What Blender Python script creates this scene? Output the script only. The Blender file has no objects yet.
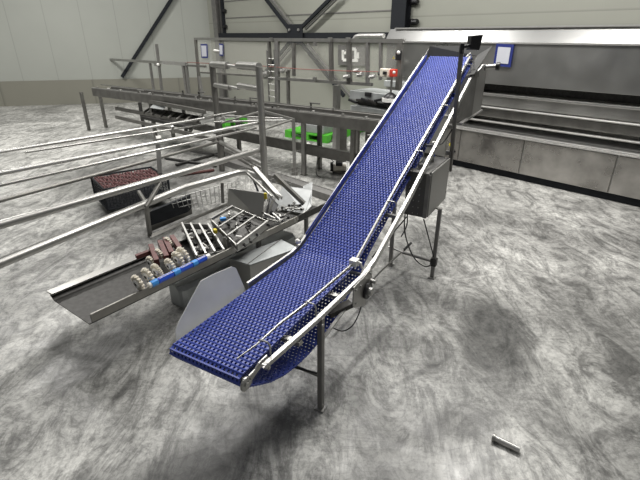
import bpy, math, random
from mathutils import Vector as V, Matrix
random.seed(4)
col = bpy.context.scene.collection
F, PITCH, EYE = 444.0, math.radians(24.8), 1.9

# ---------------------------------------------------------------- survey: where a seen point stands
def ray(x, y):
    u = (x-320)/F; v = -(y-240)/F
    return V((u, math.cos(PITCH)+v*math.sin(PITCH), -math.sin(PITCH)+v*math.cos(PITCH)))
CAM = V((0, 0, EYE))
def az(x, y, z):
    r = ray(x, y); return CAM + r*((z-EYE)/r.z)
def ay(x, y, Y):
    r = ray(x, y); return CAM + r*(Y/r.y)
CO = V((-.51, 1.518, 0)); CD = V((.493, .870, 0)); CW = V((.870, -.493, 0))      # blue conveyor's own axes
def L(s, w, z): return CO + CD*s + CW*w + V((0, 0, z))
HO = V((2.05, 7.0, 0)); HU = V((-.67, .742, 0)); HV = V((.742, .67, 0))          # the hall's own axes
def G(u, v, z): return HO + HU*u + HV*v + V((0, 0, z))
def av(x, y, v):
    r = ray(x, y); return CAM + r*((v-(CAM-HO).dot(HV))/r.dot(HV))

# ---------------------------------------------------------------- materials
def mat(name, color, rough=.5, metal=0.0, noise=None, bump=0.0, scale=20., emis=None, stretch=None, alpha=None, rnoise=0):
    m = bpy.data.materials.new(name); m.use_nodes = True
    nt = m.node_tree; b = nt.nodes['Principled BSDF']
    b.inputs['Base Color'].default_value = (*color, 1); b.inputs['Roughness'].default_value = rough
    b.inputs['Metallic'].default_value = metal
    tc = nt.nodes.new('ShaderNodeTexCoord'); mp = nt.nodes.new('ShaderNodeMapping')
    nt.links.new(tc.outputs['Object'], mp.inputs['Vector'])
    if stretch: mp.inputs['Scale'].default_value = stretch
    nz = nt.nodes.new('ShaderNodeTexNoise'); nz.inputs['Scale'].default_value = scale; nz.inputs['Detail'].default_value = 6
    nt.links.new(mp.outputs['Vector'], nz.inputs['Vector'])
    if noise is not None:
        rp = nt.nodes.new('ShaderNodeValToRGB')
        rp.color_ramp.elements[0].position = .3; rp.color_ramp.elements[1].position = .7
        rp.color_ramp.elements[0].color = (*noise, 1); rp.color_ramp.elements[1].color = (*color, 1)
        nt.links.new(nz.outputs['Fac'], rp.inputs['Fac']); nt.links.new(rp.outputs['Color'], b.inputs['Base Color'])
    if rnoise:
        mr = nt.nodes.new('ShaderNodeMapRange'); mr.inputs['From Min'].default_value = .3; mr.inputs['From Max'].default_value = .7
        mr.inputs['To Min'].default_value = max(.05, rough-rnoise); mr.inputs['To Max'].default_value = rough+rnoise
        nt.links.new(nz.outputs['Fac'], mr.inputs['Value']); nt.links.new(mr.outputs['Result'], b.inputs['Roughness'])
    if bump and metal < .3:
        bp = nt.nodes.new('ShaderNodeBump'); bp.inputs['Strength'].default_value = bump; bp.inputs['Distance'].default_value = .004
        nt.links.new(nz.outputs['Fac'], bp.inputs['Height']); nt.links.new(bp.outputs['Normal'], b.inputs['Normal'])
    if emis:
        b.inputs['Emission Color'].default_value = (*color, 1); b.inputs['Emission Strength'].default_value = emis
    if alpha is not None:
        b.inputs['Alpha'].default_value = alpha
    return m
STEEL = mat('stainless steel', (.42,.415,.40), .38, .85, (.35,.345,.33), 0, 9)
BRIGHT = mat('bright stainless steel', (.52,.515,.50), .42, .75, (.46,.455,.44), 0, 14)
DULL = mat('dull stainless steel', (.24,.235,.22), .48, .7, (.16,.155,.145), 0, 7)
GREY = mat('matt grey steel', (.25,.245,.235), .5, .5, (.20,.195,.19), .04, 12)
DARKGREY = mat('dark grey sheet', (.13,.13,.128), .5, .3)
SHEET = mat('brushed steel sheet', (.46,.455,.44), .38, .85, (.34,.335,.32), 0, 3, rnoise=.06, stretch=(1,1,.4))
BLACK = mat('black plastic', (.012,.012,.014), .4)
BLACKP = mat('black painted steel', (.008,.010,.014), .85, 0)
DARKPLATE = mat('dark oily steel', (.07,.068,.065), .5, .5, (.04,.038,.036), .05, 30)
BLUE = mat('blue belt plastic', (.042,.070,.36), .40, 0, (.036,.060,.31), 0, 5)
BLUEPALE = mat('bright blue plastic', (.02,.09,.62), .3)
BLUECY = mat('sky blue plastic', (.05,.28,.72), .35)
WHITE = mat('white plastic', (.86,.85,.82), .4)
DOORM = mat('cabinet door grey', (.33,.325,.31), .45, .3)
HOODM = mat('matt dark hood sheet', (.045,.045,.044), .85)
CABM = mat('cabinet side grey', (.10,.098,.093), .5, .2)
CREAM = mat('ivory plastic', (.80,.76,.66), .4, 0, (.66,.60,.50), .05, 30)
RUST = mat('red brown plastic', (.16,.052,.048), .5, 0, (.09,.035,.03), .1, 40)
GREEN = mat('green pallet plastic', (.10,.52,.04), .45)
YELLOW = mat('yellow plastic', (.62,.50,.03), .45)
RED = mat('red plastic', (.55,.05,.03), .4)
CABLE = mat('black rubber cable', (.02,.02,.02), .55)
GREYBOX = mat('grey painted sheet', (.40,.41,.41), .45, .2, (.30,.31,.31), .03, 10)
POLY = mat('frosted plastic sheet', (.86,.87,.86), .5, 0, (.74,.75,.74), 0, 6, alpha=.62)
CLEAR = mat('clear polycarbonate', (.6,.6,.55), .15, 0, alpha=.14)
PAPER = mat('white paper', (.50,.51,.56), .6)
NAVY = mat('dark blue print', (.015,.025,.16), .5)
LIPM = mat('grey beige steel lip', (.34,.33,.30), .4, .6, (.27,.26,.24), .04, 14)
PALEMACH = mat('pale grey machine cover', (.50,.52,.52), .4, .3, (.40,.42,.42), .03, 6)
WIREM = mat('galvanised wire', (.42,.42,.41), .45, .7)
RUSTMESH = mat('maroon wire mesh', (.13,.05,.05), .6, .2)

def floor_mat():
    m = bpy.data.materials.new('polished concrete'); m.use_nodes = True; nt = m.node_tree; N = nt.nodes; K = nt.links
    b = N['Principled BSDF']
    tc = N.new('ShaderNodeTexCoord')
    def noise(scale, detail, dist, stretch=(1,1,1), rot=0, rough=.6):
        mp = N.new('ShaderNodeMapping'); mp.inputs['Scale'].default_value = stretch; mp.inputs['Rotation'].default_value = (0,0,rot)
        K.new(tc.outputs['Object'], mp.inputs['Vector'])
        n = N.new('ShaderNodeTexNoise'); n.inputs['Scale'].default_value = scale; n.inputs['Detail'].default_value = detail
        n.inputs['Distortion'].default_value = dist; n.inputs['Roughness'].default_value = rough
        K.new(mp.outputs['Vector'], n.inputs['Vector']); return n.outputs['Fac']
    def ramp(src, p0, c0, p1, c1):
        r = N.new('ShaderNodeValToRGB'); r.color_ramp.elements[0].position = p0; r.color_ramp.elements[1].position = p1
        r.color_ramp.elements[0].color = (c0,c0,c0,1); r.color_ramp.elements[1].color = (c1,c1,c1,1)
        K.new(src, r.inputs['Fac']); return r.outputs['Color']
    def mul(a, c, f=1.0):
        x = N.new('ShaderNodeMix'); x.data_type = 'RGBA'; x.blend_type = 'MULTIPLY'; x.inputs['Factor'].default_value = f
        K.new(a, x.inputs['A']); K.new(c, x.inputs['B']); return x.outputs['Result']
    a = ramp(noise(.7, 9, 1.2, rough=.6), .38, .52, .62, 1.12)             # broad cloudy wear
    c = ramp(noise(4.2, 13, 2.2, (1,.42,1), 1.0, .74), .40, .42, .56, 1.08)  # trowel smears
    e = ramp(noise(30, 9, .6, rough=.75), .38, .62, .54, 1.04)               # fine mottling
    def ridge(src, width):                                                   # thin dark veins
        m1 = N.new('ShaderNodeMath'); m1.operation = 'SUBTRACT'; K.new(src, m1.inputs[0]); m1.inputs[1].default_value = .5
        m2 = N.new('ShaderNodeMath'); m2.operation = 'ABSOLUTE'; K.new(m1.outputs[0], m2.inputs[0])
        return ramp(m2.outputs[0], 0.0, .35, width, 1.0)
    g = ridge(noise(2.6, 10, 2.6, (.45,1,1), 2.4, .66), .035)
    g2 = ridge(noise(1.7, 12, 3.5, (1,.5,1), .4, .72), .03)
    base = N.new('ShaderNodeRGB'); base.outputs[0].default_value = (.56,.555,.53,1)
    o = mul(mul(mul(mul(mul(base.outputs[0], a), c), e, .85), g, .4), g2, .35)
    # broad dark patches: stains, smears, plus shade painted below and before the conveyor
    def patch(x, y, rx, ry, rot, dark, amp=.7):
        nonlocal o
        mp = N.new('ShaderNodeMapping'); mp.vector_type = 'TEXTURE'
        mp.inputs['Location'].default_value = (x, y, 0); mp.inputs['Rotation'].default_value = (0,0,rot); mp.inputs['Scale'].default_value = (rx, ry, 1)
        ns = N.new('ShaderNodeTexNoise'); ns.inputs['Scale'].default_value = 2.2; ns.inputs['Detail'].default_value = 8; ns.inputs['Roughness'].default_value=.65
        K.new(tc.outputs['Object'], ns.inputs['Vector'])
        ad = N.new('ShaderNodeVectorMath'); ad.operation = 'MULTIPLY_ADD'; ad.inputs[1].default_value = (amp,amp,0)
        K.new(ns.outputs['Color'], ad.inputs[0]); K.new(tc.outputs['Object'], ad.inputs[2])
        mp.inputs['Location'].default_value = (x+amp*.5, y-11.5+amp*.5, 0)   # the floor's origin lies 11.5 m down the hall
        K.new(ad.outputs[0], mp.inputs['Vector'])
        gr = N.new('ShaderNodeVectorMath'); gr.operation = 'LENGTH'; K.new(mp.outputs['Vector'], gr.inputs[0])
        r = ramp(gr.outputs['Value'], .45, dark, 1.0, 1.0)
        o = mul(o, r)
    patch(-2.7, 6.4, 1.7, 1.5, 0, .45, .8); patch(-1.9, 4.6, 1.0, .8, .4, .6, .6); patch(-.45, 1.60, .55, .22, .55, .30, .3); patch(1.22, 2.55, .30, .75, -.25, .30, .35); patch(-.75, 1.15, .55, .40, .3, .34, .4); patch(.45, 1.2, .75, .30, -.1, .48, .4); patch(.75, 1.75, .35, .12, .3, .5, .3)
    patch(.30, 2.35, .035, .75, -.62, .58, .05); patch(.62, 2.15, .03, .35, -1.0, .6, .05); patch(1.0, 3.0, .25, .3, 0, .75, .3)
    K.new(o, b.inputs['Base Color'])
    rr = ramp(noise(3, 7, 1.0), .35, .30, .65, .52); K.new(rr, b.inputs['Roughness'])
    bp = N.new('ShaderNodeBump'); bp.inputs['Strength'].default_value = .12; bp.inputs['Distance'].default_value = .01
    K.new(noise(22, 8, .5), bp.inputs['Height']); K.new(bp.outputs['Normal'], b.inputs['Normal'])
    return m

def wall_mat(name, c, pitch, axis):
    m = bpy.data.materials.new(name); m.use_nodes = True; nt = m.node_tree; N = nt.nodes; K = nt.links
    b = N['Principled BSDF']; b.inputs['Roughness'].default_value = .55
    tc = N.new('ShaderNodeTexCoord'); sp = N.new('ShaderNodeSeparateXYZ'); K.new(tc.outputs['Object'], sp.inputs[0])
    d = N.new('ShaderNodeMath'); d.operation = 'DIVIDE'; K.new(sp.outputs[axis], d.inputs[0]); d.inputs[1].default_value = pitch
    f = N.new('ShaderNodeMath'); f.operation = 'FRACT'; K.new(d.outputs[0], f.inputs[0])
    r = N.new('ShaderNodeValToRGB'); e = r.color_ramp.elements
    e[0].position = 0; e[0].color = tuple(x*.72 for x in c)+(1,); e[1].position = .03; e[1].color = (*c, 1)
    K.new(f.outputs[0], r.inputs['Fac'])
    nz = N.new('ShaderNodeTexNoise'); nz.inputs['Scale'].default_value = .7; nz.inputs['Detail'].default_value = 4
    K.new(tc.outputs['Object'], nz.inputs['Vector'])
    rp = N.new('ShaderNodeValToRGB'); rp.color_ramp.elements[0].color = (.86,.86,.86,1); rp.color_ramp.elements[1].color = (1.05,1.05,1.05,1)
    K.new(nz.outputs['Fac'], rp.inputs['Fac'])
    x = N.new('ShaderNodeMix'); x.data_type = 'RGBA'; x.blend_type = 'MULTIPLY'; x.inputs['Factor'].default_value = 1
    K.new(r.outputs['Color'], x.inputs['A']); K.new(rp.outputs['Color'], x.inputs['B']); K.new(x.outputs['Result'], b.inputs['Base Color'])
    return m
WALLC = (.345,.35,.305)

# ---------------------------------------------------------------- mesh builder
Z = V((0,0,1))
class MB:
    def __init__(s): s.v = []; s.f = []
    def add(s, vs, fs):
        n = len(s.v); s.v += [V(p) for p in vs]; s.f += [tuple(i+n for i in f) for f in fs]; return s
    def hexa(s, p):      # 8 corners: bottom loop 0-3, top loop 4-7
        return s.add(p, [(3,2,1,0),(4,5,6,7),(0,1,5,4),(1,2,6,5),(2,3,7,6),(3,0,4,7)])
    def box(s, o, ax, ay_, az_):   # corner + three edge vectors
        o = V(o)
        return s.hexa([o, o+ax, o+ax+ay_, o+ay_, o+az_, o+ax+az_, o+ax+ay_+az_, o+ay_+az_])
    def cbox(s, c, X, Y, Z):       # centre + half vectors
        return s.box(V(c)-X-Y-Z, X*2, Y*2, Z*2)
    def bar(s, p0, p1, wd, ht, up=V((0,0,1))):   # rectangular bar between points
        p0 = V(p0); p1 = V(p1); d = (p1-p0); dn = d.normalized()
        sd = dn.cross(up)
        if sd.length < 1e-4: sd = dn.cross(V((1,0,0)))
        sd.normalize(); u = sd.cross(dn).normalized()
        return s.box(p0-sd*wd/2-u*ht/2, d, sd*wd, u*ht)
    def tube(s, pts, r, n=10, cap=True):
        pts = [V(p) for p in pts]; m = len(pts); rings = []
        prev = None
        for i, p in enumerate(pts):
            t = ((pts[min(i+1,m-1)]-p).normalized() + (p-pts[max(i-1,0)]).normalized())
            t = t.normalized() if t.length > 1e-6 else V((0,0,1))
            if prev is None:
                a = t.cross(V((0,0,1)));
                if a.length < .05: a = t.cross(V((1,0,0)))
            else: a = prev - t*prev.dot(t)
            a.normalize(); prev = a; b = t.cross(a)
            rr = r[i] if isinstance(r, (list, tuple)) else r
            rings.append([p + a*rr*math.cos(2*math.pi*k/n) + b*rr*math.sin(2*math.pi*k/n) for k in range(n)])
        vs = [q for g in rings for q in g]; fs = []
        for i in range(m-1):
            for k in range(n): fs.append((i*n+k, i*n+(k+1)%n, (i+1)*n+(k+1)%n, (i+1)*n+k))
        if cap: fs += [tuple(range(n))[::-1], tuple(range((m-1)*n, m*n))]
        return s.add(vs, fs)
    def prism(s, poly, ext):       # polygon (points) extruded by vector
        n = len(poly); vs = [V(p) for p in poly]; vs += [p+ext for p in vs]
        fs = [tuple(range(n))[::-1], tuple(range(n, 2*n))] + [(i,(i+1)%n,n+(i+1)%n,n+i) for i in range(n)]
        return s.add(vs, fs)
    def profile(s, pts, prof):     # extruded open strip: prof is list of offset-lists per point
        n = len(prof[0]); vs = [V(p)+o for p, pr in zip(pts, prof) for o in pr]; fs = []
        for i in range(len(pts)-1):
            for k in range(n): fs.append((i*n+k, i*n+(k+1)%n, (i+1)*n+(k+1)%n, (i+1)*n+k))
        fs += [tuple(range(n))[::-1], tuple(range((len(pts)-1)*n, len(pts)*n))]
        return s.add(vs, fs)
    def sphere(s, c, r, n=10, m=7):
        c = V(c); vs = [c+V((0,0,r))]
        for i in range(1, m):
            t = math.pi*i/m
            for k in range(n): vs.append(c+V((r*math.sin(t)*math.cos(2*math.pi*k/n), r*math.sin(t)*math.sin(2*math.pi*k/n), r*math.cos(t))))
        vs.append(c-V((0,0,r))); fs = [(0,1+k,1+(k+1)%n) for k in range(n)]
        for i in range(m-2):
            for k in range(n): fs.append((1+i*n+k, 1+(i+1)*n+k, 1+(i+1)*n+(k+1)%n, 1+i*n+(k+1)%n))
        e = len(vs)-1; fs += [(e, 1+(m-2)*n+(k+1)%n, 1+(m-2)*n+k) for k in range(n)]
        return s.add(vs, fs)
    def build(s, name, m, parent=None, bevel=0, smooth=False):
        root = parent
        while root is not None and root.parent is not None: root = root.parent
        if root is not None: off = V(root.location)
        else:
            lo = V([min(p[i] for p in s.v) for i in range(3)]); hi = V([max(p[i] for p in s.v) for i in range(3)])
            off = V(((lo.x+hi.x)/2, (lo.y+hi.y)/2, lo.z))
        me = bpy.data.meshes.new(name); me.from_pydata([tuple(p-off) for p in s.v], [], s.f); me.update()
        import bmesh
        bm = bmesh.new(); bm.from_mesh(me); bmesh.ops.recalc_face_normals(bm, faces=bm.faces); bm.to_mesh(me); bm.free()
        if smooth:
            me.shade_smooth()
            me.set_sharp_from_angle(angle=math.radians(40))
        me.materials.append(m); o = bpy.data.objects.new(name, me); col.objects.link(o)
        if parent is not None: o.parent = parent
        else: o.location = off
        if bevel:
            b = o.modifiers.new('bevel', 'BEVEL'); b.width = bevel; b.segments = 2; b.limit_method = 'ANGLE'
        return o
def tag(o, label, cat, group=None, kind=None):
    if label: o['label'] = label
    if cat: o['category'] = cat
    if group: o['group'] = group
    if kind: o['kind'] = kind
    return o
def thing(name, loc, label, cat, group=None):
    o = bpy.data.objects.new(name, None); o.location = loc; o.empty_display_size = .1; col.objects.link(o)
    return tag(o, label, cat, group)
def struct(o): o['kind'] = 'structure'; return o
def zz(h): return V((0,0,h))

# ================================================================ THE SETTING
fl = MB().add([(-22,-3,0),(22,-3,0),(22,26,0),(-22,26,0)], [(0,1,2,3)]).build('floor', floor_mat()); struct(fl)
WV = 1.3                                   # back wall stands here across the hall
CU = 0
c0 = av(214, 77, WV); CU = (c0-HO).dot(HU)  # the corner
BACKW = wall_mat('back wall panels', WALLC, 1.1, 'Z'); LEFTW = wall_mat('left wall panels', (.405,.42,.385), .9, 'X')
PL = wall_mat('grey plinth', (.25,.245,.205), 2.4, 'X')
def slab(name, m, u0, u1, v0, v1, z0, z1):
    o = MB().box(G(u0,v0,z0), HU*(u1-u0), HV*(v1-v0), zz(z1-z0)).build(name, m); return struct(o)
slab('wall_back', BACKW, -7, CU, WV, WV+.2, 0, 7)
CN = G(CU, WV, 0); LD = V((-.97,-.243,0)); LN = V((.243,-.97,0))      # left wall runs off from the corner, nearly square to the view
def lslab(name, m, a0, a1, d0, d1, z0, z1):
    return struct(MB().box(CN+LD*a0-LN*d1+zz(z0), LD*(a1-a0), LN*(d1-d0), zz(z1-z0)).build(name, m))
def al(x, y, dist=.1):
    r = ray(x, y); c_ = CN+LN*dist; return CAM + r*((c_-CAM).dot(LN)/r.dot(LN))
lslab('wall_left', LEFTW, -.1, 22, 0, .2, 0, 7)
zp = c0.z
lslab('trim_1', PL, 0, 22, -.03, 0, 0, zp)                    # grey plinth along the left wall
# steel column in the corner, horizontal steel beam, column at the right, door rail
def hcol(name, px, w_, vv=WV-.02, z0=0, z1=7):
    p = av(px, 20, vv); u = (p-HO).dot(HU)
    b = MB(); b.box(G(u-w_/2, vv-.16, z0), HU*w_, HV*.02, zz(z1-z0)); b.box(G(u-w_/2, vv-.02, z0), HU*w_, HV*.02, zz(z1-z0)); b.box(G(u-.01, vv-.14, z0), HU*.02, HV*.12, zz(z1-z0))
    return struct(b.build(name, BLACKP if name != 'trim_2' else GREY)), u
_, ucorn = hcol('trim_2', 219.5, .22)
_, ublk = hcol('trim_3', 403, .34)
zb = av(300, 35.5, WV-.1).z
slab('trim_4', BLACKP, ublk, ucorn, WV-.16, WV, zb-.06, zb+.06)       # black horizontal beam
p = av(222.5, 10, WV-.05); ur = (p-HO).dot(HU)
slab('trim_5', BLACKP, ur-.03, ur+.03, WV-.08, WV, zb, 6.9)
# panel joints of the sectional door above the beam
for i, (xx, yy) in enumerate([(240, 17.3), (240, -3), (240, -26)]):
    zj = av(300, yy-2.6, WV).z
    slab('trim_%d' % (6+i), GREY, ublk, ur, WV-.012, WV, zj-.012, zj+.012)

def fx(name, b, m, label, cat, group=None, **k): return tag(b.build(name, m, **k), label, cat, group)
# door guide hinges (black rollers)
for i, (x, y, wh) in enumerate([(222,11,'upper left roller bracket of the sectional door, beside the grey corner column'),(223,26.5,'lower left roller bracket of the sectional door, beside the grey corner column'),(409,2,'upper black roller bracket beside the black column'),(409,22,'lower black roller bracket beside the black column')]):
    t = thing('door_roller_bracket', av(x, y, WV-.03), wh, 'bracket', 'roller brackets of the sectional door')
    c = V(t.location); s_ = -1
    b = MB(); b.cbox(c+HU*s_*.08, HU*.09, HV*.02, zz(.05)); b.build('mount_plate', BLACK, t)
    MB().tube([c+HU*s_*.1-HV*.03, c+HU*s_*.22-HV*.03], .045).build('roller', BLACK, t)

# cross bracing of the steel frame in front of the door
def pv(x, y, v=WV-.2): return av(x, y, v)
t = thing('cross_brace', G(6.2, WV-.2, 0), 'black diagonal cross bracing meeting at a bolted plate on the wall beam', 'wall bracing')
for a, b_ in [((262,-6),(289,29)), ((335,-6),(300,29)), ((290,42),(262,76)), ((302,44),(344,96))]:
    MB().bar(pv(*a), pv(*b_), .06, .07).build('brace_bar', BLACKP, t)
    off = HU*-.14
    MB().bar(pv(*a)+off+HV*.05, pv(*b_)+off+HV*.05, .05, .05).build('brace_rod', GREY, t)
g = MB(); c = pv(295, 34.5, WV-.22); g.cbox(c, HU*.28, HV*.015, zz(.22)); g.build('gusset_plate', BLACKP, t, bevel=.01)
for dx in (-.17,.17):
    cc = c+HU*dx+zz(.1)-HV*.02; MB().tube([cc, cc-HV*.03], .03, 8).build('bolt', BRIGHT, t)
# diagonal black brace on the left wall
def au(x, y, u):
    r = ray(x, y); return CAM + r*((u-(CAM-HO).dot(HU))/r.dot(HU))
fx('diagonal_brace', MB().bar(al(122,77), al(176,-8), .085, .09), BLACKP, 'long black diagonal steel brace against the pale left wall', 'wall bracing')

# ================================================================ THE BLUE CONVEYOR
SL = .44; S1, Z1, S2 = 1.12, .62, 3.60
Z2 = Z1 + SL*(S2-S1)
cv = thing('incline_conveyor', L(.55, 0, 0), 'inclined stainless conveyor with perforated blue modular belt standing on the concrete floor', 'conveyor')
nrm = V((-SL, 1)).normalized(); nd = (nrm.x, nrm.y)
def inc(s, h):   # point on incline raised h along the normal -> (s, z)
    return (s+nd[0]*h, Z1+SL*(s-S1)+nd[1]*h)
path = []
for k in range(9):
    a = math.pi*1.05 - (math.pi*.55)*k/8; path.append((.028+.03*math.cos(a), .590+.03*math.sin(a)))
path += [(.3,.62),(.6,.62),(.9,.62),(1.03,.621),(1.12,.634),(1.21,.666),(1.4,inc(1.4,0)[1])]
path += [(s, inc(s,0)[1]) for s in (1.8,2.2,2.6,3.0,3.4,3.57)]
ce = inc(3.6,-.045)
for k in range(9):
    a = math.atan2(nd[1],nd[0]) - math.pi*k/8; path.append((ce[0]+.045*math.cos(a), ce[1]+.045*math.sin(a)))
path += [inc(s,-.09) for s in (3.2,2.6,2.0,1.5,1.3)]
path += [(1.16,.50),(1.06,.455),(.95,.405),(.82,.365),(.70,.347),(.57,.34),(.45,.35),(.33,.375),(.22,.42),(.12,.48),(.03,.54)]
path.append(path[0])
def resample(P, step):
    out = []; segs = []; tot = 0
    for i in range(len(P)-1):
        l = math.dist(P[i], P[i+1]); segs.append((tot, l, P[i], P[i+1])); tot += l
    n = int(round(tot/step)); q = 0
    for k in range(n):
        d = tot*k/n
        while q < len(segs)-1 and segs[q][0]+segs[q][1] < d: q += 1
        s0, l, a, b = segs[q]; f = (d-s0)/l if l else 0
        out.append((a[0]+(b[0]-a[0])*f, a[1]+(b[1]-a[1])*f))
    return out
rows = resample(path, .0254)
NR = len(rows); NC = 18; HW = .2; PW = 2*HW/NC; TH = .009
bv = []; bf = []
def out_n(i):
    a = rows[(i-1) % NR]; b = rows[(i+1) % NR]; dx = b[0]-a[0]; dz = b[1]-a[1]; l = math.hypot(dx, dz) or 1
    return (-dz/l, dx/l)
for i in range(NR):
    a = rows[i]; b = rows[(i+1) % NR]; na = out_n(i); nb = out_n((i+1) % NR)
    fr = (0, .25, .75, 1.0); hz = (.0022, -.0012, -.0012, .0022)
    odd = i % 2
    cells = [(-HW+k*PW, -HW+(k+1)*PW) for k in range(NC)] if not odd else [(-HW, -HW+PW/2)] + [(-HW+(k+.5)*PW, -HW+(k+1.5)*PW) for k in range(NC-1)] + [(HW-PW/2, HW)]
    for (w0, w1) in cells:
        half = (w1-w0) < PW*.7; wl = [w0, w0+.25*(w1-w0), w0+.75*(w1-w0), w1]; base = len(bv)
        for side in (0, 1):
            for j in range(4):
                f = fr[j]; n = (na[0]*(1-f)+nb[0]*f, na[1]*(1-f)+nb[1]*f)
                h = hz[j] if side == 0 else -TH
                s = a[0]*(1-f)+b[0]*f+n[0]*h; z = a[1]*(1-f)+b[1]*f+n[1]*h
                for w_ in wl: bv.append(L(s, w_, z))
        for j in range(3):
            for k in range(3):
                hole = (j == 1 and k == 1 and not half)
                q = base+j*4+k
                if not hole:
                    bf.append((q, q+1, q+5, q+4)); bf.append((q+16, q+20, q+21, q+17))
        if not half:
            q = base+5; w4 = [q, q+1, q+5, q+4]
            for e in range(4): x0, x1 = w4[e], w4[(e+1) % 4]; bf.append((x1, x0, x0+16, x1+16))
        if w0 <= -HW+1e-6:
            for j in range(3): q = base+j*4; bf.append((q, q+4, q+20, q+16))
        if w1 >= HW-1e-6:
            for j in range(3): q = base+j*4+3; bf.append((q+4, q, q+16, q+20))
me = bpy.data.meshes.new('belt'); off = V(cv.location)
me.from_pydata([tuple(p-off) for p in bv], [], bf); me.update(); me.materials.append(BLUE)
belt = bpy.data.objects.new('belt', me); col.objects.link(belt); belt.parent = cv; belt['label'] = 'perforated blue plastic modular belt'

# dark plate added below the carrying run, darkening the belt holes, in two lengths
b = MB(); b.hexa([L(.08,-.18,.59),L(.08,.18,.59),L(1.08,.18,.59),L(1.08,-.18,.59),L(.08,-.18,.60),L(.08,.18,.60),L(1.08,.18,.60),L(1.08,-.18,.60)])
s0, z0 = inc(1.2,-.03); s1, z1 = inc(3.5,-.03)
b.hexa([L(s0,-.18,z0),L(s0,.18,z0),L(s1,.18,z1),L(s1,-.18,z1),L(s0,-.18,z0+.01),L(s0,.18,z0+.01),L(s1,.18,z1+.01),L(s1,-.18,z1+.01)])
b.build('dark_hole_backing', DARKPLATE, cv)
# shafts
for s, z in ((.028,.585),(1.16,.545),ce): MB().tube([L(s,-.19,z), L(s,.235,z)], .012 if s > .1 else .014, 12).build('shaft', STEEL, cv, smooth=True)
for sx, zx in ((.95,.545),): pass
# side rails (C channels)
def rail(name, pts, h, fl_, inward, m, hs=None):
    # pts (s,w,z top); inward = direction of flange along w
    b = MB(); P = [L(*p) for p in pts]
    prof = []
    for i in range(len(P)):
        if hs: h = hs[i]
        prof.append([CW*(fl_*inward), V((0,0,0)), zz(-h), zz(-h)+CW*(fl_*inward), zz(-h+.004)+CW*(fl_*inward), zz(-h+.004)+CW*(.004*inward), zz(-.004)+CW*(.004*inward), zz(-.004)+CW*(fl_*inward)])
    b.profile(P, prof); return b.build(name, m, cv)
RR = [(.105,.262,.632),(.50,.287,.632),(1.02,.302,.632),(1.10,.303,.642),(1.2,.303,.662),(1.75,.303,.886),(3.44,.292,1.630)]
r1 = rail('side_rail', RR, .026, .020, -1, BRIGHT, [.022,.024,.03,.035,.042,.046,.046]); r1['label'] = 'right steel side rail'
RL = [(.15,-.204,.598),(1.02,-.204,.598),(1.12,-.204,.605),(1.22,-.204,.632),(3.58,-.204,1.665)]
r2 = rail('side_rail', RL, .055, .02, 1, STEEL); r2['label'] = 'left steel side rail'
# near-end bearing arms: round plate, cranked arm
def arm(w_, sgn):
    o = thing  # unused
    pts = []
    for k in range(15):
        a = math.radians(70 + 270*k/14 - 10); pts.append((.012+.032*math.cos(a), .590+.032*math.sin(a)))
    poly = [(.045,.578),(.085,.592),(.118,.600),(.150,.578),(.165,.545),(.180,.545),(.178,.60),(.165,.632),(.105,.632),(.075,.618),(.035,.616)]
    b = MB(); b.prism([L(s, w_, z) for s, z in pts], CW*.010*sgn); b.prism([L(s, w_, z) for s, z in poly], CW*.008*sgn)
    a_ = b.build('bearing_arm', STEEL, cv, bevel=.0015)
    MB().tube([L(.012,w_+.009*sgn,.590), L(.012,w_+.016*sgn,.590)], .012, 12).build('bolt', BRIGHT, a_)
    MB().tube([L(.168,w_+.006*sgn,.562), L(.168,w_+.014*sgn,.562)], .007, 10).build('bolt', BRIGHT, a_)
arm(.222, 1)
# cross members under the rails
for s in (.35,.80): MB().bar(L(s,-.20,.575), L(s,.285,.59), .03, .02).build('cross_member', STEEL, cv)
for s in (1.6,2.35,3.1):
    q = inc(s,-.055); MB().bar(L(q[0],-.24,q[1]), L(q[0],.295,q[1]), .03, .02).build('cross_member', STEEL, cv)
# guide rail on the right, with bends
GP = [(.045,.158,.668),(.165,.172,.668),(.35,.172,.668),(.53,.190,.668),(1.02,.203,.662),(1.10,.203,.664),(1.82,.190,.972),(2.84,.198,1.420),(3.49,.198,1.708)]
b = MB(); P = [L(*p) for p in GP]
gw = [.008,.010,.014,.016,.018,.020,.026,.032,.032]
b.profile(P, [[zz(w_/2), zz(w_/2)+CW*w_*.55, zz(-w_/2)+CW*w_*.55, zz(-w_/2)] for w_ in gw]); gr = b.build('guide_rail', STEEL, cv, bevel=.002)
def hook(s, w_in, w_out, ztop, zbot):
    pts = [L(s,w_in,ztop), L(s,w_in+.01,ztop+.010), L(s,w_out-.012,ztop+.010), L(s,w_out,ztop-.004), L(s,w_out,zbot)]
    o = MB().tube(pts, .0045, 8).build('rail_bracket', BRIGHT, cv, smooth=True); return o
hook(.175,.178,.238,.682,.632); hook(.53,.198,.262,.685,.632)
for s in (1.60,2.12,2.70,3.33):
    zt = inc(s,.062)[1]; hook(s-.02,.205,.268,zt,zt-.075)
# white plastic clamps
b = MB(); b.cbox(L(1.07,.214,.672), CD*.026, CW*.024, zz(.020)); b.tube([L(1.075,.205,.69),L(1.075,.255,.672),L(1.075,.262,.64)], .008, 8)
b.build('rail_clamp', WHITE, gr, bevel=.005)['label'] = 'white plastic clamp joining the guide rail at the bend'
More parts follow.
